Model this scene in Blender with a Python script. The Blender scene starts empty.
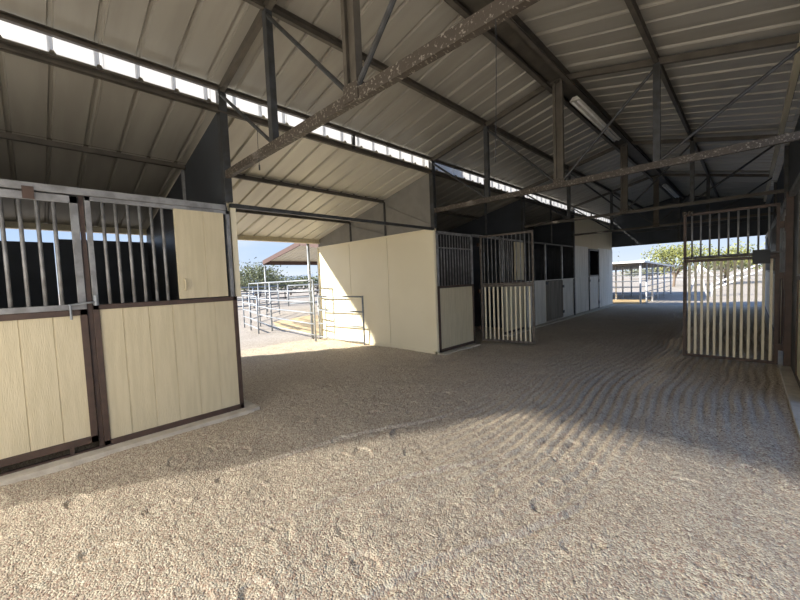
import bpy, math, random
import numpy as np
from mathutils import Vector, Matrix
random.seed(7); rng=np.random.default_rng(7)
scn=bpy.context.scene; COL=scn.collection
XL,XR,XC=-4.24,.40,-1.95          # stall fronts left / right, ridge
YS,YE=-1.2,17.5                   # ends of the barn
T=[1.64,5.35,9.07,12.78]          # truss lines
ZE,ZR,ZC=3.65,4.19,2.70           # eave, ridge, truss chord
# ---------------------------------------------------------------- mesh builder
class MB:
    def __init__(s): s.v=[];s.f=[]
    def add(s,vs,fs):
        n=len(s.v); s.v+= [tuple(v) for v in vs]; s.f+=[tuple(i+n for i in f) for f in fs]; return s
    def box(s,x0,x1,y0,y1,z0,z1):
        x0,x1=sorted((x0,x1));y0,y1=sorted((y0,y1));z0,z1=sorted((z0,z1))
        return s.add([(x0,y0,z0),(x1,y0,z0),(x1,y1,z0),(x0,y1,z0),(x0,y0,z1),(x1,y0,z1),(x1,y1,z1),(x0,y1,z1)],
          [(0,3,2,1),(4,5,6,7),(0,1,5,4),(1,2,6,5),(2,3,7,6),(3,0,4,7)])
    def bar(s,p,q,w,h,up=(0,0,1)):
        p=Vector(p);q=Vector(q);d=(q-p).normalized();u=Vector(up)
        a=d.cross(u)
        if a.length<1e-4: a=d.cross(Vector((1,0,0)))
        a.normalize();b=a.cross(d).normalized();a*=w/2;b*=h/2
        vs=[e+i*a+j*b for e in (p,q) for i,j in ((-1,-1),(1,-1),(1,1),(-1,1))]
        return s.add(vs,[(0,1,2,3),(7,6,5,4),(0,4,5,1),(1,5,6,2),(2,6,7,3),(3,7,4,0)])
    def tube(s,p,q,r,n=10,r2=None):
        p=Vector(p);q=Vector(q);d=(q-p).normalized()
        a=d.cross(Vector((0,0,1)))
        if a.length<1e-3: a=d.cross(Vector((1,0,0)))
        a.normalize();b=a.cross(d); r2=r if r2 is None else r2
        vs=[p+(a*math.cos(t)+b*math.sin(t))*r for t in [2*math.pi*i/n for i in range(n)]]
        vs+=[q+(a*math.cos(t)+b*math.sin(t))*r2 for t in [2*math.pi*i/n for i in range(n)]]
        fs=[(i,(i+1)%n,n+(i+1)%n,n+i) for i in range(n)]+[tuple(range(n-1,-1,-1)),tuple(range(n,2*n))]
        return s.add(vs,fs)
    def path(s,pts,r,n=8):
        for a,b in zip(pts,pts[1:]): s.tube(a,b,r,n)
        return s
    def sheet(s,P,U,L,prof,th):
        """profile (u,h) along U from P, swept by vector L; h along N=U x L; th = thickness"""
        P=Vector(P);U=Vector(U).normalized();L=Vector(L);N=U.cross(L).normalized()
        if N.z<0 and abs(N.z)>.3: N=-N
        n=len(prof);vs=[]
        for e in (0,1):
            for k in (0,1):
                for (u,h) in prof: vs.append(P+U*u+N*(h+k*th)+L*e)
        fs=[]
        for i in range(n-1):
            fs.append((i,i+1,2*n+i+1,2*n+i)); fs.append((n+i+1,n+i,3*n+i,3*n+i+1))
            fs.append((i,n+i,n+i+1,i+1)); fs.append((2*n+i,2*n+i+1,3*n+i+1,3*n+i))
        fs.append((0,2*n,3*n,n)); fs.append((n-1,2*n-1,4*n-1,3*n-1))
        return s.add(vs,fs)
    def siding(s,P,U,N,w,z1,pitch=.203,off=.0,gd=.006,gw=.010,th=.014):
        """T1-11 style board: grooves every pitch; P bottom corner of the front face"""
        P=Vector(P);U=Vector(U);N=Vector(N)
        pr=[(0,0)];u=off if off>gw else off+pitch
        while u<w-gw:
            pr+=[(u-gw/2,0),(u-gw/4,-gd),(u+gw/4,-gd),(u+gw/2,0)];u+=pitch
        pr.append((w,0)); n=len(pr); H=Vector((0,0,z1-P.z)); vs=[]
        for e in (0,1): vs+=[P+U*u+N*d+H*e for u,d in pr]
        b=[P-N*th,P+U*w-N*th,P-N*th+H,P+U*w-N*th+H]
        vs+=b;B=2*n
        fs=[(i,i+1,n+i+1,n+i) for i in range(n-1)]+[(B+1,B,B+2,B+3),(0,n,B+2,B),(n-1,B+1,B+3,2*n-1)]
        fs+=[tuple(range(n,2*n))+(B+3,B+2),tuple(range(n-1,-1,-1))+(B,B+1)]
        return s.add(vs,fs)
def link(name,mb,mat,parent=None,base=(0,0,0),smooth=False,bevel=0):
    me=bpy.data.meshes.new(name)
    bx,by,bz=base
    me.from_pydata([(v[0]-bx,v[1]-by,v[2]-bz) for v in mb.v],[],mb.f); me.validate(); me.update()
    if smooth:
        for p in me.polygons: p.use_smooth=True
    o=bpy.data.objects.new(name,me);COL.objects.link(o);me.materials.append(mat)
    if parent is None: o.location=base
    else: o.parent=parent
    if bevel:
        m=o.modifiers.new('bevel','BEVEL');m.width=bevel;m.segments=2;m.limit_method='ANGLE'
    return o
class Thing:
    def __init__(s,name,label,cat,base,group=None,rz=0):
        s.o=bpy.data.objects.new(name,None);COL.objects.link(s.o);s.o.location=base;s.b=base
        s.o.empty_display_size=.1
        s.o['label']=label;s.o['category']=cat
        if group:s.o['group']=group
    def part(s,name,mb,mat,label=None,parent=None,**k):
        o=link(name,mb,mat,parent or s.o,s.b,**k)
        if label:o['label']=label
        return o
def tag(o,label,cat,group=None,kind=None):
    o['label']=label;o['category']=cat
    if group:o['group']=group
    if kind:o['kind']=kind
    return o
def struct(name,mb,mat,**k):
    o=link(name,mb,mat,**k);o['kind']='structure';return o
# ---------------------------------------------------------------- materials
def mat(name,c,rough=.6,metal=0,c2=None,scale=8,bump=0,bscale=40,stretch=(1,1,1),spec=.5,detail=6,lo=.4,hi=.6,trans=0):
    m=bpy.data.materials.new(name);m.use_nodes=True;nt=m.node_tree;N=nt.nodes;Lk=nt.links
    b=N['Principled BSDF'];b.inputs['Roughness'].default_value=rough;b.inputs['Metallic'].default_value=metal
    b.inputs['Specular IOR Level'].default_value=spec
    tc=N.new('ShaderNodeTexCoord');mp=N.new('ShaderNodeMapping');mp.inputs['Scale'].default_value=stretch
    Lk.new(tc.outputs['Object'],mp.inputs['Vector'])
    nz=N.new('ShaderNodeTexNoise');nz.inputs['Scale'].default_value=scale;nz.inputs['Detail'].default_value=detail
    Lk.new(mp.outputs[0],nz.inputs['Vector'])
    r=N.new('ShaderNodeValToRGB');r.color_ramp.elements[0].position=lo;r.color_ramp.elements[1].position=hi
    c2=c2 or tuple(x*.88 for x in c)
    r.color_ramp.elements[0].color=(*c2,1);r.color_ramp.elements[1].color=(*c,1)
    Lk.new(nz.outputs['Fac'],r.inputs[0]);Lk.new(r.outputs[0],b.inputs['Base Color'])
    if bump:
        n2=N.new('ShaderNodeTexNoise');n2.inputs['Scale'].default_value=bscale;n2.inputs['Detail'].default_value=4
        Lk.new(mp.outputs[0],n2.inputs['Vector'])
        bp=N.new('ShaderNodeBump');bp.inputs['Strength'].default_value=bump;bp.inputs['Distance'].default_value=.01
        Lk.new(n2.outputs['Fac'],bp.inputs['Height']);Lk.new(bp.outputs[0],b.inputs['Normal'])
    return m
CREAM=mat('cream_siding',(.66,.585,.41),.55,c2=(.61,.54,.37),scale=5,bump=.32,bscale=30,stretch=(5,5,.5),spec=.3)
CREAMS=mat('cream_sheet',(.86,.79,.59),.4,c2=(.83,.76,.56),scale=1.2,bump=.05,bscale=3,spec=.4)
WHITE=mat('pale_siding',(.86,.84,.77),.6,c2=(.72,.70,.63),scale=3,bump=.3,bscale=20,stretch=(4,4,.4),spec=.3)
WEATH=mat('weathered_plywood',(.30,.27,.22),.8,c2=(.20,.175,.14),scale=3,bump=.4,bscale=20,stretch=(5,5,.4))
BROWN=mat('brown_paint',(.085,.052,.038),.5,c2=(.065,.04,.03),scale=12,bump=.1)
GREY=mat('grey_steel_tube',(.30,.305,.31),.4,metal=.2,c2=(.20,.20,.20),scale=9,bump=.1)
GALV=mat('galvanised_pipe',(.33,.36,.39),.45,metal=.3,c2=(.26,.285,.31),scale=15)
RUST=mat('aged_gate_steel',(.15,.13,.11),.5,c2=(.10,.08,.065),scale=14)
STEEL=mat('dark_steel',(.058,.062,.066),.5,metal=.2,c2=(.04,.04,.038),scale=10,bump=.1)
PURL=mat('purlin_steel',(.115,.10,.08),.55,metal=.2,c2=(.085,.075,.06),scale=6)
CHORD=mat('worn_chord_steel',(.062,.050,.038),.6,metal=.1,c2=(.25,.225,.19),scale=26,stretch=(2.2,1,2.2),lo=.35,hi=.43,bump=.2)
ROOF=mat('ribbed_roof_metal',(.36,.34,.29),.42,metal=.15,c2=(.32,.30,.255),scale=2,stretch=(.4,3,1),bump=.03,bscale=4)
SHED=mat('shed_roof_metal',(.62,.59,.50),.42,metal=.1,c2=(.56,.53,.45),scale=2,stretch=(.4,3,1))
DARKP=mat('dark_wall_panel',(.060,.068,.078),.5,c2=(.048,.054,.062),scale=2,spec=.35)
INNER=mat('stall_inner_metal',(.09,.095,.10),.45,metal=.3,c2=(.07,.075,.08),scale=3)
GABLE=mat('grey_gable_panel',(.25,.24,.215),.6,c2=(.22,.21,.19),scale=5,bump=.05)
CONC=mat('concrete_curb',(.62,.57,.48),.85,c2=(.52,.47,.39),scale=9,bump=.4,bscale=60)
MAROON=mat('maroon_fascia',(.085,.045,.038),.6,c2=(.07,.038,.033))
LAMPW=mat('lamp_housing',(.72,.70,.64),.4,c2=(.6,.58,.52))
TUBE=mat('lamp_tube',(.85,.85,.82),.3)
CORD=mat('black_cord',(.03,.03,.03),.6)
WP=mat('white_pipe',(.80,.82,.85),.4)
STRAW=mat('straw',(.62,.47,.26),.9,c2=(.50,.37,.20),scale=6,bump=.5,bscale=60)
BARK=mat('bark',(.16,.12,.09),.9)
LEAF=mat('olive_leaf',(.15,.17,.09),.8,c2=(.10,.12,.065),scale=2)
LEAFY=mat('yellow_green_leaf',(.25,.26,.075),.8,c2=(.17,.19,.06),scale=1.5)
LEAFP=mat('pale_leaf',(.20,.21,.16),.8,c2=(.15,.165,.12),scale=2)
HILL=mat('hill_scrub',(.25,.30,.36),.95,c2=(.21,.26,.32),scale=.02)
def translucent():
    m=bpy.data.materials.new('translucent_skylight');m.use_nodes=True;nt=m.node_tree;N=nt.nodes;Lk=nt.links
    out=N['Material Output'];N.remove(N['Principled BSDF'])
    t=N.new('ShaderNodeBsdfTranslucent');t.inputs[0].default_value=(.80,.80,.80,1)
    d=N.new('ShaderNodeBsdfDiffuse');d.inputs[0].default_value=(.8,.8,.8,1)
    g=N.new('ShaderNodeBsdfTransparent')
    x=N.new('ShaderNodeMixShader');x.inputs[0].default_value=.25;Lk.new(t.outputs[0],x.inputs[1]);Lk.new(d.outputs[0],x.inputs[2])
    y=N.new('ShaderNodeMixShader');y.inputs[0].default_value=.03;Lk.new(x.outputs[0],y.inputs[1]);Lk.new(g.outputs[0],y.inputs[2])
    Lk.new(y.outputs[0],out.inputs[0]);return m
SKYL=translucent()
def sun_diffuser(op,c=(.92,.90,.85,1)):  # material of the added diffusers behind the camera
    m=bpy.data.materials.new('added_sun_diffuser');m.use_nodes=True;nt=m.node_tree;N=nt.nodes;Lk=nt.links
    out=N['Material Output'];p=N['Principled BSDF'];p.inputs['Base Color'].default_value=(.35,.33,.28,1)
    N.remove(p);p=N.new('ShaderNodeBsdfTranslucent');p.inputs[0].default_value=c
    g=N.new('ShaderNodeBsdfTransparent')
    x=N.new('ShaderNodeMixShader');x.inputs[0].default_value=op
    Lk.new(p.outputs[0],x.inputs[1]);Lk.new(g.outputs[0],x.inputs[2]);Lk.new(x.outputs[0],out.inputs[0]);return m
def gravel(name,c,c2,bs,near):
    m=bpy.data.materials.new(name);m.use_nodes=True;nt=m.node_tree;N=nt.nodes;Lk=nt.links
    b=N['Principled BSDF'];b.inputs['Roughness'].default_value=.95;b.inputs['Specular IOR Level'].default_value=.15
    tc=N.new('ShaderNodeTexCoord')
    def noise(sc,d=3,r=.6):
        n=N.new('ShaderNodeTexNoise');n.inputs['Scale'].default_value=sc;n.inputs['Detail'].default_value=d;n.inputs['Roughness'].default_value=r
        Lk.new(tc.outputs['Object'],n.inputs['Vector']);return n
    vo=N.new('ShaderNodeTexVoronoi');vo.inputs['Scale'].default_value=100;Lk.new(tc.outputs['Object'],vo.inputs['Vector'])
    a=noise(.9,4);g=noise(170,2)
    r=N.new('ShaderNodeValToRGB');r.color_ramp.elements[0].position=.35;r.color_ramp.elements[1].position=.68
    r.color_ramp.elements[0].color=(*c2,1);r.color_ramp.elements[1].color=(*c,1);Lk.new(a.outputs['Fac'],r.inputs[0])
    # stone to stone colour
    hs=N.new('ShaderNodeMix');hs.data_type='RGBA';hs.blend_type='OVERLAY';hs.inputs[0].default_value=.55
    Lk.new(r.outputs[0],hs.inputs[6])
    sep=N.new('ShaderNodeSeparateColor');Lk.new(vo.outputs['Color'],sep.inputs[0])
    mr=N.new('ShaderNodeMapRange');mr.inputs[3].default_value=.08;mr.inputs[4].default_value=.86;Lk.new(sep.outputs[0],mr.inputs[0])
    cc=N.new('ShaderNodeCombineColor');[Lk.new(mr.outputs[0],cc.inputs[i]) for i in range(3)]
    Lk.new(cc.outputs[0],hs.inputs[7]);Lk.new(hs.outputs[2],b.inputs['Base Color'])
    ad=N.new('ShaderNodeMath');ad.operation='MULTIPLY_ADD';ad.inputs[1].default_value=-.9
    Lk.new(vo.outputs['Distance'],ad.inputs[0]);n2=noise(70,3);Lk.new(n2.outputs['Fac'],ad.inputs[2])
    ad2=N.new('ShaderNodeMath');ad2.operation='ADD';Lk.new(ad.outputs[0],ad2.inputs[0])
    n3=noise(24,2);m3=N.new('ShaderNodeMath');m3.operation='MULTIPLY';m3.inputs[1].default_value=1.2;Lk.new(n3.outputs['Fac'],m3.inputs[0]);Lk.new(m3.outputs[0],ad2.inputs[1])
    bp=N.new('ShaderNodeBump');bp.inputs['Strength'].default_value=bs;bp.inputs['Distance'].default_value=.008
    Lk.new(ad2.outputs[0],bp.inputs['Height']);Lk.new(bp.outputs[0],b.inputs['Normal']);return m
SAND=gravel('gravel_sand',(.61,.53,.415),(.54,.465,.365),.9,1)
DIRT=gravel('yard_dirt',(.56,.50,.43),(.48,.42,.36),.5,0)
DIRT2=gravel('pale_yard',(.43,.39,.34),(.38,.34,.29),.3,0)
# ---------------------------------------------------------------- floor
def vnoise(x,y,seed=0):
    xi=np.floor(x).astype(np.int64);yi=np.floor(y).astype(np.int64);fx=x-xi;fy=y-yi
    fx=fx*fx*(3-2*fx);fy=fy*fy*(3-2*fy)
    def h(a,b):
        n=(a*374761393+b*668265263+seed*974634777)&0x7fffffff
        n=((n^(n>>13))*1274126177)&0x7fffffff
        return ((n^(n>>16))&0xffff)/65535.
    return (h(xi,yi)*(1-fx)+h(xi+1,yi)*fx)*(1-fy)+(h(xi,yi+1)*(1-fx)+h(xi+1,yi+1)*fx)*fy
xs=np.concatenate([np.arange(-8.2,-4.3,.06),np.arange(-4.3,.42,.015),np.linspace(.43,4.4,30)])
ys=[YS-.3,YS+.2];st=.013
while ys[-1]<YE+.5:
    ys.append(ys[-1]+st)
    if ys[-1]>3.0: st=min(.09,st*1.012)
ys=np.array(ys)
X,Y=np.meshgrid(xs,ys)
Z=.030*(vnoise(X*1.1,Y*1.1,1)-.5)+.018*(vnoise(X*4,Y*4,2)-.5)+.006*(vnoise(X*16,Y*16,3)-.5)+.005*(vnoise(X*33,Y*33,12)-.5)+.006*(vnoise(X*62+5,Y*62,13)-.5)
# drag-mat lines running down the aisle
wig=.10*np.sin(Y*1.3+.5)*vnoise(X*.7,Y*.6,4)+.05*vnoise(X*1.5,Y*2.2,5)+.10*(vnoise(X*.4,Y*.8,6))
u=X+wig
m1=np.clip(vnoise(X*.55+3,Y*.35,7)*2.2-.55,0,1)*np.clip((X+2.7)*.8,.15,1)*np.clip((Y-1.6)*.55,.18,1)*np.clip((.4-X)*6,0,1)
sw=np.sin(u*2*np.pi/.095);Z+=m1*.016*(sw-.35*sw*sw)*(.4+vnoise(X*6,Y*1.5,8))
u2=X*.93+Y*.12+wig*.6
m2=np.clip(vnoise(X*.5,Y*.5+9,9)*2-.9,0,1)*np.clip((X+4.1)*2,0,1)
Z+=m2*.006*np.sin(u2*2*np.pi/.19)
for _ in range(230):   # hoof and boot prints
    cx=rng.uniform(-4.0,.2);cy=rng.uniform(-.6,8.5)**1.0;a=rng.uniform(0,3.14)
    if rng.random()<.25: cx=rng.uniform(-7.5,-4.2);cy=rng.uniform(1.9,5.1)
    i0,i1=np.searchsorted(ys,[cy-.3,cy+.3]);j0,j1=np.searchsorted(xs,[cx-.3,cx+.3])
    dx=X[i0:i1,j0:j1]-cx;dy=Y[i0:i1,j0:j1]-cy
    r=np.hypot((dx*math.cos(a)+dy*math.sin(a))/.055,(dy*math.cos(a)-dx*math.sin(a))/rng.uniform(.06,.12))
    d=rng.uniform(.006,.014);th=np.arctan2(dy*math.cos(a)-dx*math.sin(a),dx*math.cos(a)+dy*math.sin(a))
    arc=np.exp(-((r-1)/.16)**2)*np.clip(1.3*np.cos(th-rng.uniform(0,6))+.7,0,1)
    flat=1/(1+np.exp((r-1)*14))
    Z[i0:i1,j0:j1]+=-d*arc-.35*d*flat+.3*d*np.exp(-((r-1.4)/.2)**2)
for (x0,y0,x1,y1) in [(-3.0,.9,-2.2,3.2),(-2.2,.7,-1.1,3.4),(-1.5,.2,-.7,2.4)]:   # dragged furrows
    d=np.array([x1-x0,y1-y0]);L=np.hypot(*d);d/=L
    t=(X-x0)*d[0]+(Y-y0)*d[1];n=-(X-x0)*d[1]+(Y-y0)*d[0]+.03*np.sin(t*4)
    k=np.clip(t*4,0,1)*np.clip((L-t)*4,0,1)
    Z+=k*(-.014*np.exp(-(n/.02)**2)+.010*np.exp(-((n-.045)/.022)**2))
for yy in (YS-.3,YE+.5): Z*=np.clip(np.abs(Y-yy)/.4,0,1)
Z*=np.clip((XR+.5-X)*2,0,1)
ZG=Z.copy();ny,nx=X.shape
me=bpy.data.meshes.new('floor')
V=np.stack([X,Y,Z],-1).reshape(-1,3)
idx=np.arange(nx*ny).reshape(ny,nx)
F=np.stack([idx[:-1,:-1],idx[:-1,1:],idx[1:,1:],idx[1:,:-1]],-1).reshape(-1,4)
me.vertices.add(len(V));me.vertices.foreach_set('co',V.ravel())
me.loops.add(F.size);me.loops.foreach_set('vertex_index',F.ravel())
me.polygons.add(len(F));me.polygons.foreach_set('loop_start',np.arange(0,F.size,4));me.polygons.foreach_set('loop_total',np.full(len(F),4))
me.polygons.foreach_set('use_smooth',np.ones(len(F),bool));me.update();me.validate()
fl=bpy.data.objects.new('floor',me);COL.objects.link(fl);me.materials.append(SAND);fl['kind']='structure'
pb=MB();pc=MB()
for q in range(9000):
    y=-1.0+rng.random()**1.7*7.5;x=rng.uniform(-4.05,.28);i=min(len(ys)-1,np.searchsorted(ys,y));j=min(len(xs)-1,np.searchsorted(xs,x))
    r=rng.uniform(.0025,.0065)*(1+.15*max(0,y));r=min(r,.010);z=ZG[i,j]+r*.2;a=rng.uniform(0,6.3);e=rng.uniform(.7,1.4)
    v=[(x+r*e*math.cos(a+t*1.571),y+r*math.sin(a+t*1.571),z+(r*.25 if t%2 else -r*.1)) for t in range(4)]+[(x,y,z+r*.75)]
    (pb if q%3 else pc).add(v,[(0,1,4),(1,2,4),(2,3,4),(3,0,4)])
PEB=mat('pebble_grey',(.50,.45,.38),.9,c2=(.30,.26,.21),scale=30,lo=.35,hi=.65);PEB2=mat('pebble_dark',(.22,.18,.14),.9,c2=(.12,.10,.08),scale=30)
tag(link('gravel',pb,PEB),'pale loose gravel scattered over the aisle floor','gravel',kind='stuff')
tag(link('gravel',pc,PEB2),'dark specks of loose gravel scattered over the aisle floor','gravel',kind='stuff')
# yard: ring of ground round the barn, falling away beyond the far end
g=MB()
gx=[-160,-60,-30,-20,-14,-10,-8.2,-6,-4.24,-2,0,2,4.4,8,14,30,80]
gy=[-60,-25,-10,-4,-1.5,0,2,4,6,9,12,15,18,19,20,21,23,26,30,40,60,100,180]
gz=lambda x,y: -.3*min(1,max(0,(y-18.2)/2.6))
for j in range(len(gy)-1):
    for i in range(len(gx)-1):
        if gx[i]>=-8.2 and gx[i+1]<=4.4 and gy[j]>=-1.5 and gy[j+1]<=18: continue
        q=[(gx[i],gy[j]),(gx[i+1],gy[j]),(gx[i+1],gy[j+1]),(gx[i],gy[j+1])]
        g.add([(a,b,gz(a,b)-.004) for a,b in q],[(0,1,2,3)])
struct('ground',g,DIRT2)
# ---------------------------------------------------------------- roof
def ribs(L,period=.305,h=.028,off=.0):
    p=[(0,0)];u=period-off
    while u<L-.03:
        p+=[(u-.024,0),(u-.012,h),(u+.012,h),(u+.024,0)]
        if (round((u+off)/period))%3==0: p+=[(u+.036,0),(u+.038,-.006),(u+.040,0)]
        u+=period
    p.append((L,0));return p
RL=YE-YS
rp=ribs(RL,off=.305-((.28-YS)%.305)+.0)
for sgn,xe in ((-1,XL-.06),(1,XR+.06)):
    m=MB().sheet((XC,YS,ZR+.045),(0,1,0),Vector((xe-XC,0,-(ZR-ZE)/2.29*abs(xe-XC))),rp,.003)
    struct('ceiling',m,ROOF)
SL=.228
o0=.305-((.28-YS)%.305)
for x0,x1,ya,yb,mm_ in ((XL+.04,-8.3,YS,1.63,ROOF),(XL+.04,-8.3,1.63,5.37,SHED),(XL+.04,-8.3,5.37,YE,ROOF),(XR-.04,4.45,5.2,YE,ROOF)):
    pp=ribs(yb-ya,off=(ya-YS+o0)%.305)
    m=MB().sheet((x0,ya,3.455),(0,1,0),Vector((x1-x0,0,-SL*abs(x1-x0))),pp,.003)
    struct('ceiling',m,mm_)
def shz(x): return 3.455-SL*(XL-x if x<XL else x-XR)
def mz(x): return ZR-(ZR-ZE)/2.29*abs(x-XC)
# clerestory strip
m=MB().sheet((XL-.045,YS,3.44),(0,1,0),Vector((0,0,.20)),[(a,b*.7) for a,b in rp],.003)
struct('window_1',m,SKYL)
struct('trim_1',MB().box(XR+.02,XR+.035,5.2,YE,3.44,3.66),GALV)
struct('wall_right_shade_sheet',MB().box(XR+.06,XR+.08,5.3,YE,2.42,3.44),DARKP)  # dark sheet added to stand in for the shaded right wing
struct('trim_2',MB().box(XR-.075,XR-.055,YS,YE,3.58,3.66).box(XR-.075,XR-.02,YS,YE,3.575,3.582),CREAMS)
# purlins
def cpurl(m,x,z,h=.10,w=.045):
    m.box(x-w/2,x+w/2,YS,YE,z-.003,z);m.box(x-w/2,x-w/2+.004,YS,YE,z-h,z);m.box(x-w/2,x+w/2,YS,YE,z-h,z-h+.004);m.box(x+w/2-.003,x+w/2,YS,YE,z-h,z-h+.02)
for x,z,h,lb in [(XL+.02,3.665,.055,'dark eave beam above the bright clerestory strip'),
    (XL+.02,3.435,.065,'dark beam under the bright clerestory strip at the shed roof top'),
    (-3.095,mz(-3.095)+.04,.085,'roof purlin halfway up the left slope of the main roof'),
    (-.81,mz(-.81)+.04,.085,'roof purlin halfway up the right slope of the main roof'),
    (-5.55,shz(-5.55)-.003,.08,'upper purlin under the lean-to roof above the breezeway'),
    (-6.73,shz(-6.73)-.003,.08,'lower purlin under the lean-to roof above the breezeway'),
    (XR,3.655,.09,'dark eave beam along the right side of the main roof')]:
    mm=MB();cpurl(mm,x,z,h);tag(link('purlin',mm,PURL,base=(x,0,z)),lb,'beam','roof purlins')
mm=MB();cpurl(mm,XC-.13,mz(XC-.13)+.03,.11,.06);cpurl(mm,XC+.13,mz(XC+.13)+.03,.11,.06)
r=Thing('ridge_beam','double ridge beam running down the centre of the main roof','beam',(XC,0,ZR))
r.part('purlin_pair',mm,PURL);r.part('ridge_flashing',MB().box(XC-.10,XC+.10,YS,YE,ZR-.045,ZR-.04),PURL)
for x0,x1,lb in ((-8.06,-8.14,'yellowish eave beam at the outer edge of the left lean-to roof'),):
    tag(link('eave_beam',MB().box(x0,x1,YS,YE,2.47,shz(-8.1)-.003).box(x0+.03,x0,YS,YE,2.47,2.49),CREAM,base=(-8.1,0,2.47)),lb,'beam')
# ---------------------------------------------------------------- trusses
def post(m,x,y,z0,z1,w=.09):
    m.box(x-w/2,x+w/2,y-w/2,y+w/2,z0,z1)
TL=['nearest roof truss, its speckled bottom chord crossing the top left','second roof truss, at the corner of the cream cross wall','third roof truss, past the open left gate','fourth roof truss, where the pale far walls begin']
for k,y in enumerate(T):
    t=Thing('roof_truss',TL[k],'truss',(XC,y,0),'roof trusses')
    for x in (XL,XR):
        m=MB();post(m,x+(-.0 if x<0 else .05),y,2.40 if (x<0 and k<2) else 0,ZE-.02,.085);t.part('column',m,STEEL,bevel=.004)
    xr=XR+.02
    m=MB().bar((XL,y,ZC),(xr,y,ZC),.05,.08 if k<2 else .06)
    t.part('bottom_chord',m,CHORD if k<2 else PURL,label='speckled worn bottom chord' if k<2 else None)
    for a,b in ((XL,XC),(XC,xr)):
        m=MB().bar((a,y,mz(a)-.025),(b,y,mz(b)-.025),.05,.07);t.part('rafter',m,PURL)
    m=MB()  # king post: channel with lips
    m.box(XC-.065,XC-.03,y-.03,y+.03,ZC,ZR-.08);m.box(XC+.03,XC+.065,y-.03,y+.03,ZC,ZR-.08);m.box(XC-.03,XC+.03,y-.005,y+.02,ZC,ZR-.08)
    t.part('king_post',m,PURL)
    m=MB().box(XC-.075,XC+.075,y-.034,y+.034,ZC-.03,ZC+.09);t.part('gusset',m,CHORD)
    for x in (-3.095,-.81):
        m=MB().box(x-.035,x+.035,y-.03,y+.03,ZC+.04,mz(x)-.05);t.part('web_post',m,STEEL)
        e=XL if x<XC else xr
        t.part('diagonal_brace',MB().tube((x,y-.01,mz(x)-.08),(XC+(-.06 if x<XC else .06),y-.01,ZC+.06),.018,8),STEEL)
        t.part('diagonal_brace',MB().tube((e,y-.01,ZE-.06),(x+(-.04 if x<XC else .04),y-.01,ZC+.05),.018,8),STEEL)
# short struts in the clerestory
for y,lb in ((-.2,'before the nearest truss'),(3.5,'above the breezeway'),(7.2,'above the open left gate'),(10.9,'past the third truss'),(14.7,'past the fourth truss')):
    m=MB().box(XL-.01,XL+.03,y-.02,y+.02,2.35 if y>5 and y<12 else 3.40,3.64)
    tag(link('clerestory_strut',m,STEEL,base=(XL,y,3.3)),'thin steel strut across the bright clerestory strip '+lb,'strut','clerestory struts')
# ---------------------------------------------------------------- light fixtures
def fixture(y0,y1,x,z,lb):
    t=Thing('strip_light',lb,'light fixture',(x,(y0+y1)/2,z),'strip lights under the ridge')
    m=MB().add([(x-.03,y0,z+.05),(x+.03,y0,z+.05),(x+.075,y0,z),(x-.075,y0,z),(x-.03,y1,z+.05),(x+.03,y1,z+.05),(x+.075,y1,z),(x-.075,y1,z)],
      [(0,1,2,3),(7,6,5,4),(0,4,5,1),(1,5,6,2),(2,6,7,3),(3,7,4,0)])
    t.part('reflector',m,LAMPW)
    for d in (-.035,.035): t.part('fluorescent_tube',MB().tube((x+d,y0+.03,z-.018),(x+d,y1-.03,z-.018),.013,10),TUBE,smooth=True)
    for y in (y0+.1,y1-.1): t.part('hanger',MB().tube((x,y,z+.05),(x,y,ZR-.04),.003,6),CORD)
fixture(5.75,8.1,-1.86,3.97,'long white strip light under the ridge beyond the second truss')
fixture(13.6,16.2,-1.86,3.97,'small distant strip light near the far dark gable')
tag(link('hanging_cord',MB().path([(-.87,1.62,ZC-.04),(-.875,1.62,2.4),(-.89,1.62,2.0)],.0018,6),CORD,base=(-.87,1.62,2)),'thin black cord hanging below the speckled chord near the ridge','cord')
tag(link('hanging_cord',MB().path([(-3.37,1.62,2.98),(-3.38,1.62,2.8),(-3.375,1.62,2.56)],.003,6).tube((-3.375,1.62,2.60),(-3.375,1.62,2.55),.008,6),CORD,base=(-3.37,1.62,2.6)),'short dark pull cord hanging by the first web post','cord')
# ---------------------------------------------------------------- cross walls in the wings
def cross_wall(y,face,xa,xb,lower,upper,n,name):
    """wall between stalls; face=-1 the lower panel looks to -Y"""
    yf=y+face*.02; s=1 if xb>xa else -1
    m=MB(); w=abs(xb-xa)/n
    for i in range(n):
        a=xa+s*w*i;b=a+s*(w-.012); m.box(a,b,y-.02,y+.02,0,2.35)
    struct('wall_'+name,m,lower)
    # upper gable infill up to the roof
    m=MB(); za,zb=shz(xa)-.03,shz(xb)-.03
    vs=[(xa,y-.01,2.35),(xb,y-.01,2.35),(xb,y-.01,zb),(xa,y-.01,za)];vs+=[(a,y+.01,c) for a,_,c in vs]
    m.add(vs,[(0,1,2,3),(7,6,5,4),(0,4,5,1),(1,5,6,2),(2,6,7,3),(3,7,4,0)])
    struct('wall_'+name+'_gable',m,upper)
    return yf
P2=cross_wall(5.37,-1,XL,-8.1,CREAMS,GABLE,3,'left_middle')
struct('trim_3',MB().box(XL,-8.12,5.33,5.41,2.345,2.385).box(-8.14,-8.09,5.325,5.41,0,2.38).box(XL-.06,XL-.01,5.335,5.35,.0,2.35),CREAMS)
struct('trim_4',MB().box(XL,-8.12,5.335,5.352,0,.05),CREAMS)
for x,lb in ((-5.55,'upper'),(-6.73,'lower')):
    tag(link('wall_stud',MB().box(x-.02,x+.02,5.34,5.37,2.385,shz(x)-.08),STEEL,base=(x,5.35,2.385)),'dark stud on the grey gable panel under the %s lean-to purlin'%lb,'stud','gable studs')
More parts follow.
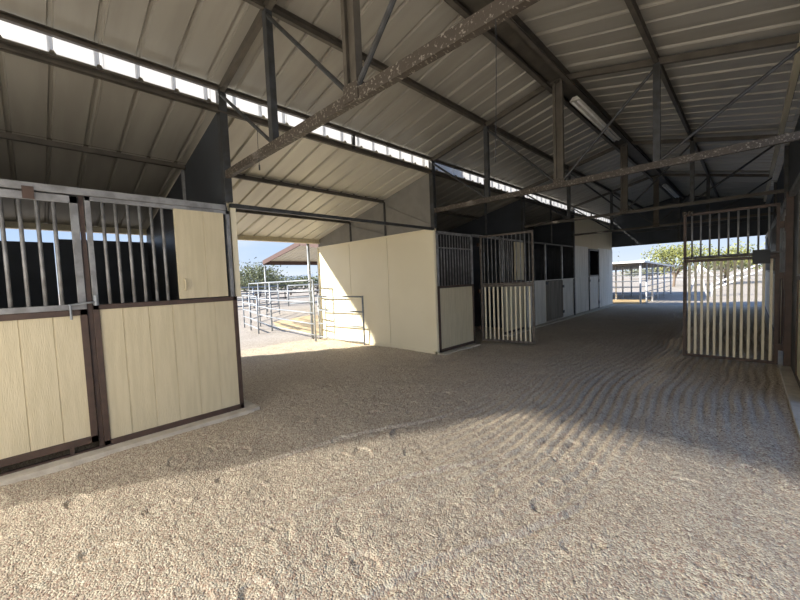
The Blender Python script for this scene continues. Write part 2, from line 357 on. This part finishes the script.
tag(link('panel_brace',MB().tube((XL-.05,5.345,2.45),(-5.5,5.345,3.0),.008,6).tube((-5.6,5.345,2.43),(-6.7,5.345,2.75),.008,6),GABLE,base=(-5.5,5.345,2.4)),'thin crossing braces on the grey gable panel above the cream wall','brace')
cross_wall(1.62,1,XL-.03,-8.1,INNER,DARKP,3,'left_near')
struct('trim_5',MB().box(XL-.06,XL+.0,1.66,1.72,1.33,2.40).box(-8.1,XL-.06,1.645,1.66,0,2.36),CREAMS)
for x in (-5.6,):
    tag(link('wall_stud',MB().box(x-.02,x+.02,1.57,1.605,2.35,shz(x)-.08),GREY,base=(x,1.6,2.35)),'pale stud on the dark gable panel above the nearest stall','stud')
for y in (9.07,12.78): cross_wall(y,-1,XL-.03,-8.1,INNER,DARKP,3,'left_far')
cross_wall(YS+.02,-1,XL-.03,-8.1,DARKP,DARKP,3,'left_sun_block'); cross_wall(YE-.02,-1,XL-.03,-8.1,DARKP,DARKP,3,'left_back')  # front end wall is unseen, added to keep sun out of the stall
for y in (5.37,): cross_wall(y,-1,XR+.05,4.3,INNER,DARKP,3,'right_cross')
# outer walls of the stalls: dark panels, a gap of daylight under the eave
def outer(y0,y1,x,name,door=None):
    m=MB()
    if door:
        m.box(x-.02,x+.02,door+.02,y1,0,2.33);m.box(x-.02,x+.02,y0,door,0,2.27);m.box(x-.02,x+.02,y0,door-1.25,0,2.33)
    else: m.box(x-.02,x+.02,y0,y1,0,2.33)
    struct('wall_'+name,m,DARKP)
outer(YS,1.62,-8.05,'left_outer',.34); outer(5.37,9.07,-8.05,'left_outer'); outer(9.07,12.78,-8.05,'left_outer'); outer(12.78,YE,-8.05,'left_outer')
# ends
m=MB()
pts=[(XL,ZC-.22),(XR+.3,ZC-.22),(XR+.3,ZE),(XR,ZE+.05),(XC,ZR+.07),(XL,ZE+.05)]
n=len(pts);vs=[(x,YE-.01,z) for x,z in pts]+[(x,YE+.03,z) for x,z in pts]
m.add(vs,[tuple(range(n)),tuple(range(2*n-1,n-1,-1))]+[(i,n+i,n+(i+1)%n,(i+1)%n) for i in range(n)])
struct('wall_back',m,DARKP)
struct('trim_6',MB().box(XL,XR,YE-.06,YE-.01,2.98,3.02).box(XL,XR,YE-.06,YE-.01,ZC-.24,ZC-.19).box(XC-.04,XC+.04,YE-.07,YE-.01,ZC-.2,ZR-.05),STEEL)
m=MB();HH=2.80
pts=[(XL-.12,HH),(XR+.3,HH),(XR+.3,ZE+.02),(XR,ZE+.05),(XC,ZR+.07),(XL-.12,ZE+.03)]
vs=[(x,YS-.03,z) for x,z in pts]+[(x,YS+.01,z) for x,z in pts]
m.add(vs,[tuple(range(n)),tuple(range(2*n-1,n-1,-1))]+[(i,n+i,n+(i+1)%n,(i+1)%n) for i in range(n)])
struct('wall_added_diffuser',m,sun_diffuser(0,(.34,.32,.29,1)))  # unseen end panel, added and translucent to spread sun into the aisle
SCREEN=True
if SCREEN:
    struct('wall_added_screen',MB().box(XL,XR+.05,YS-.02,YS-.015,0,HH),sun_diffuser(.50,(.85,.82,.77,1)))  # unseen screen added to soften the sun into the foreground light patch
# ---------------------------------------------------------------- stall fronts
def kick(t,s,x,y0,y1,z0,z1,m,fr=BROWN,b=.045,label=None,off=.1):
    """framed solid panel on plane x, facing s"""
    mm=MB().box(x-.02,x+.02,y0,y1,z0,z0+b+.01).box(x-.02,x+.02,y0,y1,z1-b,z1).box(x-.02,x+.02,y0,y0+b,z0,z1).box(x-.02,x+.02,y1-b,y1,z0,z1)
    fo=t.part('panel_frame',mm,fr,bevel=.003)
    if s>0: mm=MB().siding((x+.006,y0+b,z0+b),(0,1,0),(1,0,0),y1-y0-2*b,z1-b,off=off)
    else: mm=MB().siding((x-.006,y1-b,z0+b),(0,-1,0),(-1,0,0),y1-y0-2*b,z1-b,off=off)
    return t.part('kick_panel',mm,m,label=label)
def bars(t,s,x,y0,y1,z0,z1,m=GREY,step=.096,r=.014):
    k=max(1,round((y1-y0)/step))
    for i in range(1,k):
        y=y0+(y1-y0)*i/k
        t.part('bar',MB().tube((x,y,z0),(x,y,z1),r,8),m,smooth=True)
def uframe(t,x,y0,y1,z0,z1,m=GREY,b=.04,top=True):
    mm=MB().box(x-.02,x+.02,y0,y0+b,z0,z1).box(x-.02,x+.02,y1-b,y1,z0,z1).box(x-.02,x+.02,y0,y1,z1-b,z1)
    t.part('grille_frame',mm,m,bevel=.003)
def hay(t,s,x,y0,y1,z0,z1,m=CREAM):
    xx=x+s*.012
    if s>0: mm=MB().siding((xx+.02,y0,z0),(0,1,0),(1,0,0),y1-y0,z1,th=.03,off=.27)
    else: mm=MB().siding((xx-.02,y1,z0),(0,-1,0),(-1,0,0),y1-y0,z1,th=.03,off=.27)
    d=t.part('hay_door',mm,m,label='cream hatch door beside the bars')
    hx=xx+s*.02;hy=y0+.055
    t.part('handle',MB().path([(hx,hy,z0+.09),(hx+s*.03,hy,z0+.10),(hx+s*.03,hy,z0+.19),(hx,hy,z0+.20)],.008,8),m,parent=d)
    return d
g1='stall front panels with bars'  # each one is a front panel only, not a whole stall
# nearest left bay
t=Thing('stall_front','cream stall panel with bars and small hatch door at the left','stall front',(XL,1.0,0),g1)
kick(t,1,XL,.395,1.665,.03,1.335,CREAM,label='cream wood-grain panel, lower half',off=.17)
uframe(t,XL,.40,1.64,1.335,2.30);bars(t,1,XL,.43,1.08,1.335,2.27)
hay(t,1,XL,1.085,1.565,1.345,2.265)
t.part('sill',MB().box(XL-.03,XL+.022,YS+.02,1.645,0,.045).box(XL-.02,XL+.02,.16,.19,.045,.1),BROWN,bevel=.003)
t.part('head_rail',MB().box(XL-.03,XL+.03,YS+.02,1.60,2.302,2.365),GREY,bevel=.004)
t.part('door_post',MB().box(XL-.022,XL+.0,.36,.393,.045,2.30),BROWN)
t.part('hinge',MB().box(XL+.02,XL+.035,.02,.09,2.23,2.33),BROWN)
# stall door left
t=Thing('stall_door','cream lower and barred upper stall door cut off at the left edge','stall door',(XL,-.25,0))
kick(t,1,XL,-.86,.355,.10,1.30,CREAM,b=.05,off=.13,label='cream wood-grain panel, lower half')
mm=MB().box(XL-.02,XL+.02,-.86,.355,1.302,1.35).box(XL-.02,XL+.02,.30,.355,1.35,2.29).box(XL-.02,XL+.02,-.86,-.81,1.35,2.29).box(XL-.02,XL+.02,-.86,.355,2.225,2.29)
t.part('grille_frame',mm,GREY,bevel=.003);bars(t,1,XL,-.81,.30,1.35,2.23,step=.1)
m=MB().path([(XL+.03,.24,1.345),(XL+.055,.24,1.345),(XL+.055,.38,1.36),(XL+.03,.42,1.36)],.009,8).path([(XL+.055,.245,1.345),(XL+.055,.245,1.22)],.009,8).tube((XL+.03,.42,1.33),(XL+.03,.42,1.42),.02,8)
t.part('latch',m,GALV,label='slide bolt latch at mid height')
t=Thing('stall_front','cream stall wall piece beyond the left edge door','stall front',(XL,-1,0),g1)
kick(t,1,XL,YS+.02,-.9,.03,1.335,CREAM);uframe(t,XL,YS+.02,-.9,1.335,2.30)
struct('trim_7',MB().box(XL-.02,XL+.15,YS+.02,1.72,-.02,.032).box(XL-.3,XL+.12,1.69,1.80,-.02,.03),CONC)
# second left bay
t=Thing('stall_front','cream stall panel with close bars at the cream wall corner','stall front',(XL,6,0),g1)
kick(t,1,XL,5.40,6.62,.03,1.30,CREAM);uframe(t,XL,5.40,6.62,1.30,2.34,b=.05);bars(t,1,XL,5.45,6.57,1.30,2.30,r=.011)
t.part('cross_rail',MB().box(XL-.01,XL+.01,5.4,6.62,2.02,2.04),GREY)
t=Thing('stall_front','stall panel behind the open left gate with pale hatch door','stall front',(XL,8.4,0),g1)
kick(t,1,XL,7.88,9.03,.03,1.30,CREAM);uframe(t,XL,7.88,9.03,1.30,2.34);bars(t,1,XL,7.92,8.5,1.30,2.30)
hay(t,1,XL,8.52,8.99,1.32,2.28)
struct('trim_8',MB().box(XL-.02,XL+.02,6.62,7.88,2.30,2.35),GREY)
struct('trim_9',MB().box(XL-.02,XL+.14,5.36,6.62,-.02,.02).box(XL-.02,XL+.16,7.88,YE,-.02,.03),CONC)
# barn-long header pipe across the breezeway
struct('trim_10',MB().box(XL-.025,XL+.025,1.66,5.33,2.345,2.39),STEEL)
# third bay: pale panels, dark openings
t=Thing('stall_front','weathered pale panels under a dark opening past the open gate','stall front',(XL,10.9,0),g1)
kick(t,1,XL,9.12,10.42,.05,1.27,WHITE,fr=WHITE,b=.02);kick(t,1,XL,11.76,12.76,.05,1.27,WHITE,fr=WHITE,b=.02)
uframe(t,XL,9.12,12.76,1.27,2.34,m=STEEL);
t.part('mullion',MB().box(XL-.02,XL+.02,10.42,10.47,1.27,2.3),GREY);t.part('mullion',MB().box(XL-.02,XL+.02,11.7,11.75,1.27,2.3),GREY)
bars(t,1,XL-.02,9.16,12.72,1.27,2.3,STEEL,.12,.008)
t.part('top_rail',MB().box(XL+.0,XL+.03,9.12,12.76,1.25,1.275),WHITE)
t=Thing('dutch_door','weathered brown lower door leaf among the pale panels','stall door',(XL,11.1,0))
kick(t,1,XL+.01,10.46,11.72,.08,1.24,WEATH,fr=WEATH,b=.03)
t.part('hinge',MB().box(XL+.03,XL+.045,11.68,11.80,1.0,1.08).box(XL+.03,XL+.045,11.68,11.80,.2,.28),STEEL)
t.part('latch',MB().box(XL+.03,XL+.05,10.38,10.52,1.14,1.22),STEEL)
struct('trim_11',MB().box(XL-.02,XL+.01,9.1,YE,0,.06),CONC)
# last bay : full-height cream siding
m=MB()
for a,b,z0,z1 in ((12.82,14.28,.05,3.42),(15.45,YE-.02,.05,3.42),(14.28,15.45,2.26,3.42)):
    m.siding((XL+.012,a,z0),(0,1,0),(1,0,0),b-a,z1)
struct('wall_left',m,CREAM)
m=MB()
for a,b in ((12.84,14.26),(15.47,YE-.03)): m.siding((XL+.03,a,.06),(0,1,0),(1,0,0),b-a,2.36)
struct('wall_left_lower',m,WHITE)
t=Thing('dutch_door','pale lower door leaf under a dark window in the far left wall','stall door',(XL,14.8,0))
kick(t,1,XL+.03,14.30,15.43,.08,1.28,WHITE,fr=WHITE,b=.02)
t.part('door_frame',MB().box(XL-.0,XL+.06,14.26,14.30,.05,2.28).box(XL-.0,XL+.06,15.43,15.47,.05,2.28).box(XL,XL+.06,14.26,15.47,2.24,2.30).box(XL,XL+.06,14.26,15.47,1.285,1.33),STEEL)
t.part('hinge',MB().box(XL+.05,XL+.07,15.38,15.47,1.05,1.16).box(XL+.05,XL+.07,15.38,15.47,.22,.33),STEEL)
t.part('latch',MB().box(XL+.05,XL+.07,14.22,14.36,1.1,1.18),STEEL)
struct('trim_12',MB().box(XL+.03,XL+.05,12.8,14.26,1.28,1.31).box(XL+.03,XL+.05,15.47,YE-.03,1.28,1.31),WHITE)
# ---------------------------------------------------------------- open gates
def gate(name,label,P,Q,zb,zmid,ztop,bm_low,nbl,nbu,mframe_lo,mframe_up,box=None):
    P=Vector(P);Q=Vector(Q);d=(Q-P);L=d.length;d.normalize();nrm=Vector((0,0,1)).cross(d)
    t=Thing(name,label,'gate',(P.x,P.y,0),'barred stall gates standing open')
    def at(u,z,o=0): return P+d*u+Vector((0,0,z))+nrm*o
    m=MB().bar(at(0,zb+.022),at(L,zb+.022),.035,.045).bar(at(0,zmid-.02),at(L,zmid-.02),.04,.045)
    m.bar(at(.02,zb),at(.02,zmid),.04,.045,d).bar(at(L-.02,zb),at(L-.02,zmid),.04,.045,d)
    t.part('lower_frame',m,mframe_lo,bevel=.003)
    m=MB().bar(at(0,zmid+.022),at(L,zmid+.022),.035,.03).bar(at(0,ztop-.02),at(L,ztop-.02),.035,.04)
    m.bar(at(.018,zmid),at(.018,ztop),.035,.036,d).bar(at(L-.018,zmid),at(L-.018,ztop),.035,.036,d)
    t.part('upper_frame',m,mframe_up,bevel=.003)
    for i in range(1,nbl+1):
        u=L*i/(nbl+1);t.part('slat',MB().bar(at(u,zb+.03),at(u,zmid-.03),.022,.030,d),bm_low,label='cream slat' if i==1 else None)
    for i in range(1,nbu+1):
        u=L*i/(nbu+1);t.part('bar',MB().tube(at(u,zmid+.02),at(u,ztop-.03),.0115,8),GREY,smooth=True)
    return t,at
t,at=gate('stall_gate','open left gate with cream slats below and dark bars above',(-4.19,6.86,0),(-3.08,7.03,0),.05,1.26,2.32,CREAMS,11,12,RUST,RUST)
for zz in (.3,1.1,2.1): t.part('hinge',MB().box(-4.235,-4.19,6.80,6.86,zz,zz+.07),BROWN)
t,at=gate('stall_gate','open right gate with cream slats, brown frame and latch box',(-.755,7.30,0),(.30,7.28,0),.045,1.58,2.30,CREAMS,13,9,BROWN,BROWN)
t.part('latch_box',MB().box(.03,.21,7.225,7.285,1.47,1.67),DARKP,label='dark latch box between the bars')
t.part('slide_rail',MB().tube((-.74,7.26,1.615),(.36,7.25,1.625),.012,8),GREY)
t.part('top_knob',MB().tube((-.735,7.27,2.27),(-.735,7.27,2.33),.03,8).tube((-.665,7.27,2.27),(-.665,7.27,2.33),.03,8),CHORD)
for z in (.25,1.25,1.95): t.part('hinge',MB().box(.29,.35,7.24,7.30,z,z+.09),BROWN)
# ---------------------------------------------------------------- right side
t=Thing('stall_front','shaded cream stall panel at the right edge','stall front',(XR,6.2,0),g1)
kick(t,-1,XR+.04,5.40,6.55,.03,1.30,CREAM);uframe(t,XR+.04,5.40,6.55,1.30,2.35);hay(t,-1,XR+.05,5.5,6.45,1.33,2.30,WEATH)
t.part('filler_panel',MB().box(XR+.02,XR+.05,6.56,7.18,.03,2.33),STEEL,label='dark steel filler beside the gate post')
t=Thing('gate_post','brown steel gate post beside the right gate','post',(XR,7.2,0))
t.part('post',MB().box(XR-.05,XR+.05,7.18,7.26,0,2.42),BROWN,bevel=.004)
for zz in (.25,1.1,1.9): t.part('hinge_plate',MB().box(XR-.06,XR-.05,7.19,7.25,zz,zz+.2),BROWN)
t=Thing('stall_front','first shaded stall panel behind the right gate','stall front',(XR,9.4,0),g1)
kick(t,-1,XR,8.45,9.03,.03,1.30,CREAM);uframe(t,XR,8.45,9.03,1.30,2.34);bars(t,-1,XR,8.45,9.03,1.3,2.3)
lbs=['second shaded stall panel behind the right gate','farthest shaded stall panel behind the right gate']
for (a,b),lb in zip(((9.12,12.74),(12.84,YE-.05)),lbs):
    t=Thing('stall_front',lb,'stall front',(XR,a,0),g1)
    kick(t,-1,XR,a,b,.03,1.30,WHITE);uframe(t,XR,a,b,1.30,2.34);bars(t,-1,XR,a,b,1.3,2.3)
struct('trim_13',MB().box(XR-.09,XR+.05,3.0,YE,-.02,.05),CONC)
struct('trim_14',MB().box(XR-.03,XR+.03,YS,YE,2.35,2.41),GREY)
# ---------------------------------------------------------------- livestock panels through the breezeway
def panel(name,label,P,Q,h,rails,group,mids=1,r=.02,m=GALV,cat='fence panel',z0=.15):
    P=Vector(P);Q=Vector(Q);b=(P+Q)/2
    t=Thing(name,label,cat,(b.x,b.y,P.z),group)
    for i in range(rails):
        z=Vector((0,0,z0+(h-z0)*i/(rails-1)));t.part('rail',MB().tube(P+z,Q+z,r,8),m,smooth=True)
    for i in range(mids+2):
        X_=P.lerp(Q,i/(mids+1));t.part('upright',MB().tube(X_,X_+Vector((0,0,h+.02)),r*1.15,8),m,smooth=True)
    return t
gp='galvanised livestock panels outside the breezeway'
panel('livestock_panel','tall six-rail grey pipe panel nearest the cream wall',(-7.78,4.93,0),(-10.8,5.28,0),1.53,6,gp,0)
panel('livestock_panel','second six-rail grey pipe panel farther left of the cream wall',(-10.86,5.30,0),(-14.0,6.0,0),1.53,6,gp,1)
panel('pipe_gate','low pipe gate leaning near the panels at the left opening',(-10.6,4.75,0),(-12.7,5.2,0),1.12,5,None,1,cat='gate')
panel('pipe_gate','four-rail pipe gate standing against the cream wall',(-8.0,5.20,0),(-6.27,5.24,0),1.10,4,None,0,.018,cat='gate',z0=.06)
panel('livestock_panel','tall end post and panel behind the second grey panel',(-14.0,6.0,0),(-16.5,8.5,0),1.53,6,gp,1)
tag(link('eave_post',MB().tube((-8.22,5.12,0),(-8.22,5.12,2.5),.035,12),GALV,base=(-8.22,5.12,0),smooth=True),'white round post holding the outer eave beside the cream wall','post')
gf='far pipe fences across the yard'
lb=['left stretch','middle stretch','right stretch']
for k,(a,b) in enumerate((((-24.5,4,0),(-23,11.8,0)),((-22,12,0),(-20,20,0)),((-32,2,0),(-34,22,0)))):
    panel('pipe_fence','dark distant three-rail fence, %s, seen through the breezeway'%lb[k],a,b,1.35,4,gf,4,.045,m=STEEL if k==2 else GALV)
tag(link('straw_bedding',MB().add([(-8.4,5.6,.0),(-11,5.6,.0),(-13.4,6.6,.0),(-14.5,9,.0),(-10,9,.0),(-8.2,7,.0)]+[(-9,6.1,.05),(-10.8,6.1,.06),(-12.4,6.9,.05),(-13.2,8.4,.05),(-10.3,8.3,.05),(-9.1,7,.05)],
   [(0,1,7,6),(1,2,8,7),(2,3,9,8),(3,4,10,9),(4,5,11,10),(5,0,6,11),(6,7,8,9,10,11)]),STRAW,base=(-11,7,0)),'orange straw bedding spread behind the grey pipe panels','straw',kind='stuff')
# shed with maroon fascia
t=Thing('open_shed','open shed with maroon fascia and pale underside outside the breezeway','shed',(-15,12,0))
rpp=ribs(8,.305,.03)
A=MB().sheet((-15.1,9,3.42),(0,1,0),Vector((-3.9,0,-.66)),rpp,.004).sheet((-15.1,9,3.42),(0,1,0),Vector((3.9,0,-.66)),rpp,.004)
t.part('roof',A,SHED)
def fas(m,a,b,h=.22): m.bar(a,b,.06,h)
A=MB();fas(A,(-19,9,2.68),(-15.1,9,3.36));fas(A,(-15.1,9,3.36),(-11.2,9,2.68));fas(A,(-19,9,2.66),(-19,17,2.66));fas(A,(-11.2,9,2.66),(-11.2,17,2.66))
t.part('fascia',A,MAROON,label='maroon fascia board')
for x in (-18.95,-11.3):
    for y in (9.05,13,16.9):t.part('post',MB().tube((x,y,0),(x,y,2.66),.04,10),GALV,smooth=True)
# ---------------------------------------------------------------- pens beyond the far end
z=-.3
t=Thing('shade_pen','low roofed pipe pen outside the far end of the aisle','pen',(-6,24,z))
x0,x1=-3.9,-10.5;yy=[21.3,22.8,24.4,26,28.3,31]
t.part('roof',MB().add([(x0+.2,yy[0]-.3,1.86),(x1,yy[0]-.3,1.86),(x1,yy[-1],1.40),(x0+.2,yy[-1],1.62),(x0+.2,yy[0]-.3,1.90),(x1,yy[0]-.3,1.90),(x1,yy[-1],1.44),(x0+.2,yy[-1],1.66)],[(0,3,2,1),(4,5,6,7),(0,1,5,4),(1,2,6,5),(2,3,7,6),(3,0,4,7)]),PURL)
t.part('roof_edge',MB().bar((x0+.2,yy[0]-.3,1.86),(x1,yy[0]-.3,1.86),.06,.08).bar((x0+.2,yy[0]-.3,1.86),(x0+.2,yy[-1],1.62),.06,.08),WP)
for y in yy:
    for x in (x0,-5.7,-8):t.part('post',MB().tube((x,y,z),(x,y,1.84-.24*(y-yy[0])/9.7),.045,8),WP,smooth=True)
for i in range(5):
    zz=z+.3+i*.3
    t.part('rail',MB().tube((x0,yy[0],zz),(x1,yy[0],zz),.022,8),GALV,smooth=True)
    t.part('rail',MB().tube((x0,yy[0],zz),(x0,yy[-1],zz),.022,8),GALV,smooth=True)
tag(link('straw_bedding',MB().box(-9,-3.2,20.6,21.2,z-.02,z+.03).box(-9,-4.0,21.2,25,z-.02,z+.04),STRAW,base=(-6,22,z)),'orange dirt and straw inside the roofed pipe pen','straw',kind='stuff')
t=Thing('white_pipe_frame','white leaning pipe frame in the yard seen through the right gate','pipe frame',(-2,28,z))
for a,b in (((-2.6,27.5,z),(-2.2,28.5,1.6)),((-1.8,28.3,z),(-2.2,28.5,1.6)),((-2.2,28.5,1.6),(-.9,29,.3)),((-1.6,28.5,.35),(1.2,30,2.0)),((-1.6,28.5,.1),(1.2,30,1.5)),((-1.6,28.5,z),(-1.6,28.5,.5))):
    t.part('pipe',MB().tube(a,b,.045,8),WP,smooth=True)
panel('pipe_fence','white distant rail fence behind the right gate',(-20,62,z),(22,66,z),1.3,3,None,8,.03,m=GALV)
# white trailer-like bits right
# ---------------------------------------------------------------- vegetation
def tree(label,x,y,z,h,w,m,trunk=.12,n=900,leaf=.16,group='trees beyond the barn',airy=.5):
    t=Thing('tree',label,'tree',(x,y,z),group)
    r=random.Random(int(x*13+y*7)); bm=MB();ends=[]
    bm.tube((x,y,z),(x+.1,y,z+h*.35),trunk,8,trunk*.7)
    for i in range(9):
        a=i*2.4;rr=w*.5*r.uniform(.45,.9);e=Vector((x+rr*math.cos(a),y+rr*math.sin(a),z+h*r.uniform(.5,.92)))
        bm.tube((x+.1,y,z+h*r.uniform(.2,.35)),e,trunk*.4,6,trunk*.12);ends.append(e)
    t.part('trunk',bm,BARK)
    lm=MB()
    for i in range(n):
        c=r.choice(ends);s=w*.19
        p=c+Vector((r.gauss(0,s),r.gauss(0,s),r.gauss(0,h*.11)))
        if p.z<z+h*.22: continue
        d=Vector((r.gauss(0,1),r.gauss(0,1),r.gauss(0,1))).normalized();e=d.orthogonal().normalized();L=leaf*r.uniform(.6,1.3)
        k=d.cross(e)*L*.2
        lm.add([p-e*L*.5+k*0,p+d*L*.35,p+e*L*.5,p-d*L*.35,p+k],[(0,1,4),(1,2,4),(2,3,4),(3,0,4),(0,3,2,1)])
    t.part('foliage',lm,m)
tree('pale olive desert tree left of the open shed',-26,11.6,0,3.1,3.2,LEAF,n=2200,leaf=.15)
k=0
for (x,y,h,w,lb) in [(-44,16.0,2.1,4.0,'leftmost in the opening'),(-44,20.2,2.3,4.0,'below the left shed corner'),(-44,24.4,2.2,4.0,'behind the six-rail panel'),(-44,28.6,2.4,4.0,'beside the white eave post'),(-44,33,2.2,4.0,'next to the cream wall edge')]:
    tree('low grey-green bushy tree in the distant row, '+lb,x,y,0,h,w,LEAF,n=1500,leaf=.22)
tree('wispy pale tree behind the roofed pipe pen',-13.5,40,z,3.7,5.0,LEAFP,n=1100,leaf=.17)
tree('yellow-green tree just left of the right gate bars',-5.3,44,z,3.7,3.8,LEAFY,n=2200,leaf=.2)
tree('yellow-green tree seen through the right gate bars',-1.8,49,z,3.6,4.4,LEAFY,n=2200,leaf=.2)
tree('green tree farther right behind the gate bars',2.6,55,z,3.5,4.8,LEAFY,n=2000,leaf=.2)
tree('dark olive tree at the right end of the far opening',7.5,56,z,3.5,4.8,LEAF,n=1800,leaf=.2)
for kk,(x,y,h,w) in enumerate([(-40,78,1.9,7),(-27,80,1.9,7),(-14,84,1.9,7),(-3,88,2.8,8),(10,94,2.8,8)]):
    tree('low far scrub tree on the yard horizon, %s in the row'%['first','second','third','fourth','fifth'][kk],x,y,z,h,w,LEAFP,n=900,leaf=.5)
# hills
hb=MB();pts=[];N_=60
for i in range(N_+1):
    a=math.radians(-75+150*i/N_); d=900
    h=14+22*vnoise(np.array([i*.35]),np.array([3.]),11)[0]+8*vnoise(np.array([i*1.1]),np.array([7.]),12)[0]
    pts.append((d*math.sin(a),d*math.cos(a),h,a))
vs=[];fs=[]
for i,(x,y,h,a) in enumerate(pts):
    vs+=[(x,y,-3),(x*1.08,y*1.08,h),(x*1.25,y*1.25,-3)]
for i in range(N_): 
    b=3*i;fs+=[(b,b+3,b+4,b+1),(b+1,b+4,b+5,b+2)]
hb.add(vs,fs);o=struct('hills',hb,HILL)
o=struct('ground',MB().box(-1500,1500,-1500,1500,-1.2,-.8),DIRT2)
# ---------------------------------------------------------------- light
d=Vector((.50,.92,-.54)).normalized()
sl=bpy.data.lights.new('sun','SUN');sl.energy=3.8;sl.angle=math.radians(2.5);sl.color=(1,.93,.82)
so=bpy.data.objects.new('sun',sl);COL.objects.link(so);so.rotation_euler=d.to_track_quat('-Z','Y').to_euler()
w=bpy.data.worlds.new('world');scn.world=w;w.use_nodes=True;nt=w.node_tree
bg=nt.nodes['Background'];tc=nt.nodes.new('ShaderNodeTexCoord');sp_=nt.nodes.new('ShaderNodeSeparateXYZ');nt.links.new(tc.outputs['Generated'],sp_.inputs[0])
cl=nt.nodes.new('ShaderNodeTexNoise');cl.inputs['Scale'].default_value=2.2;cl.inputs['Detail'].default_value=5
mpw=nt.nodes.new('ShaderNodeMapping');mpw.inputs['Scale'].default_value=(1,1,5);nt.links.new(tc.outputs['Generated'],mpw.inputs[0]);nt.links.new(mpw.outputs[0],cl.inputs['Vector'])
rm=nt.nodes.new('ShaderNodeValToRGB');e=rm.color_ramp.elements
e[0].position=0;e[0].color=(.78,.86,.96,1);e[1].position=1;e[1].color=(.16,.33,.80,1)
q=e.new(.10);q.color=(.52,.69,.96,1);q=e.new(.35);q.color=(.32,.52,.92,1)
nt.links.new(sp_.outputs[2],rm.inputs[0])
rc=nt.nodes.new('ShaderNodeValToRGB');rc.color_ramp.elements[0].position=.48;rc.color_ramp.elements[1].position=.75
rc.color_ramp.elements[1].color=(.6,.6,.6,1);nt.links.new(cl.outputs['Fac'],rc.inputs[0])
mx=nt.nodes.new('ShaderNodeMix');mx.data_type='RGBA';nt.links.new(rc.outputs[0],mx.inputs[0]);nt.links.new(rm.outputs[0],mx.inputs[6]);mx.inputs[7].default_value=(.9,.93,.97,1)
nt.links.new(mx.outputs[2],bg.inputs[0]);bg.inputs[1].default_value=.30
# ---------------------------------------------------------------- camera
f,yaw,pi_,ro=360.16,.7709,-.0561,-.0403
c,s=math.cos(yaw),math.sin(yaw);fd=Vector((-s,c,0));R=Vector((c,s,0));Zv=Vector((0,0,1))
cp,sp=math.cos(pi_),math.sin(pi_);Fw=cp*fd+sp*Zv;U=-sp*fd+cp*Zv
R2=math.cos(ro)*R+math.sin(ro)*U;U2=math.cos(ro)*U-math.sin(ro)*R
cd=bpy.data.cameras.new('camera');cd.sensor_width=36;cd.sensor_fit='HORIZONTAL';cd.lens=f/800*36;cd.clip_start=.02;cd.clip_end=3000
co=bpy.data.objects.new('camera',cd);COL.objects.link(co)
M=Matrix((R2,U2,-Fw)).transposed().to_4x4();M.translation=Vector((0,0,1.45));co.matrix_world=M
scn.camera=co
vs_=scn.view_settings;vs_.view_transform='Standard';vs_.look='None';vs_.gamma=1;vs_.use_curve_mapping=False;vs_.exposure=1.85
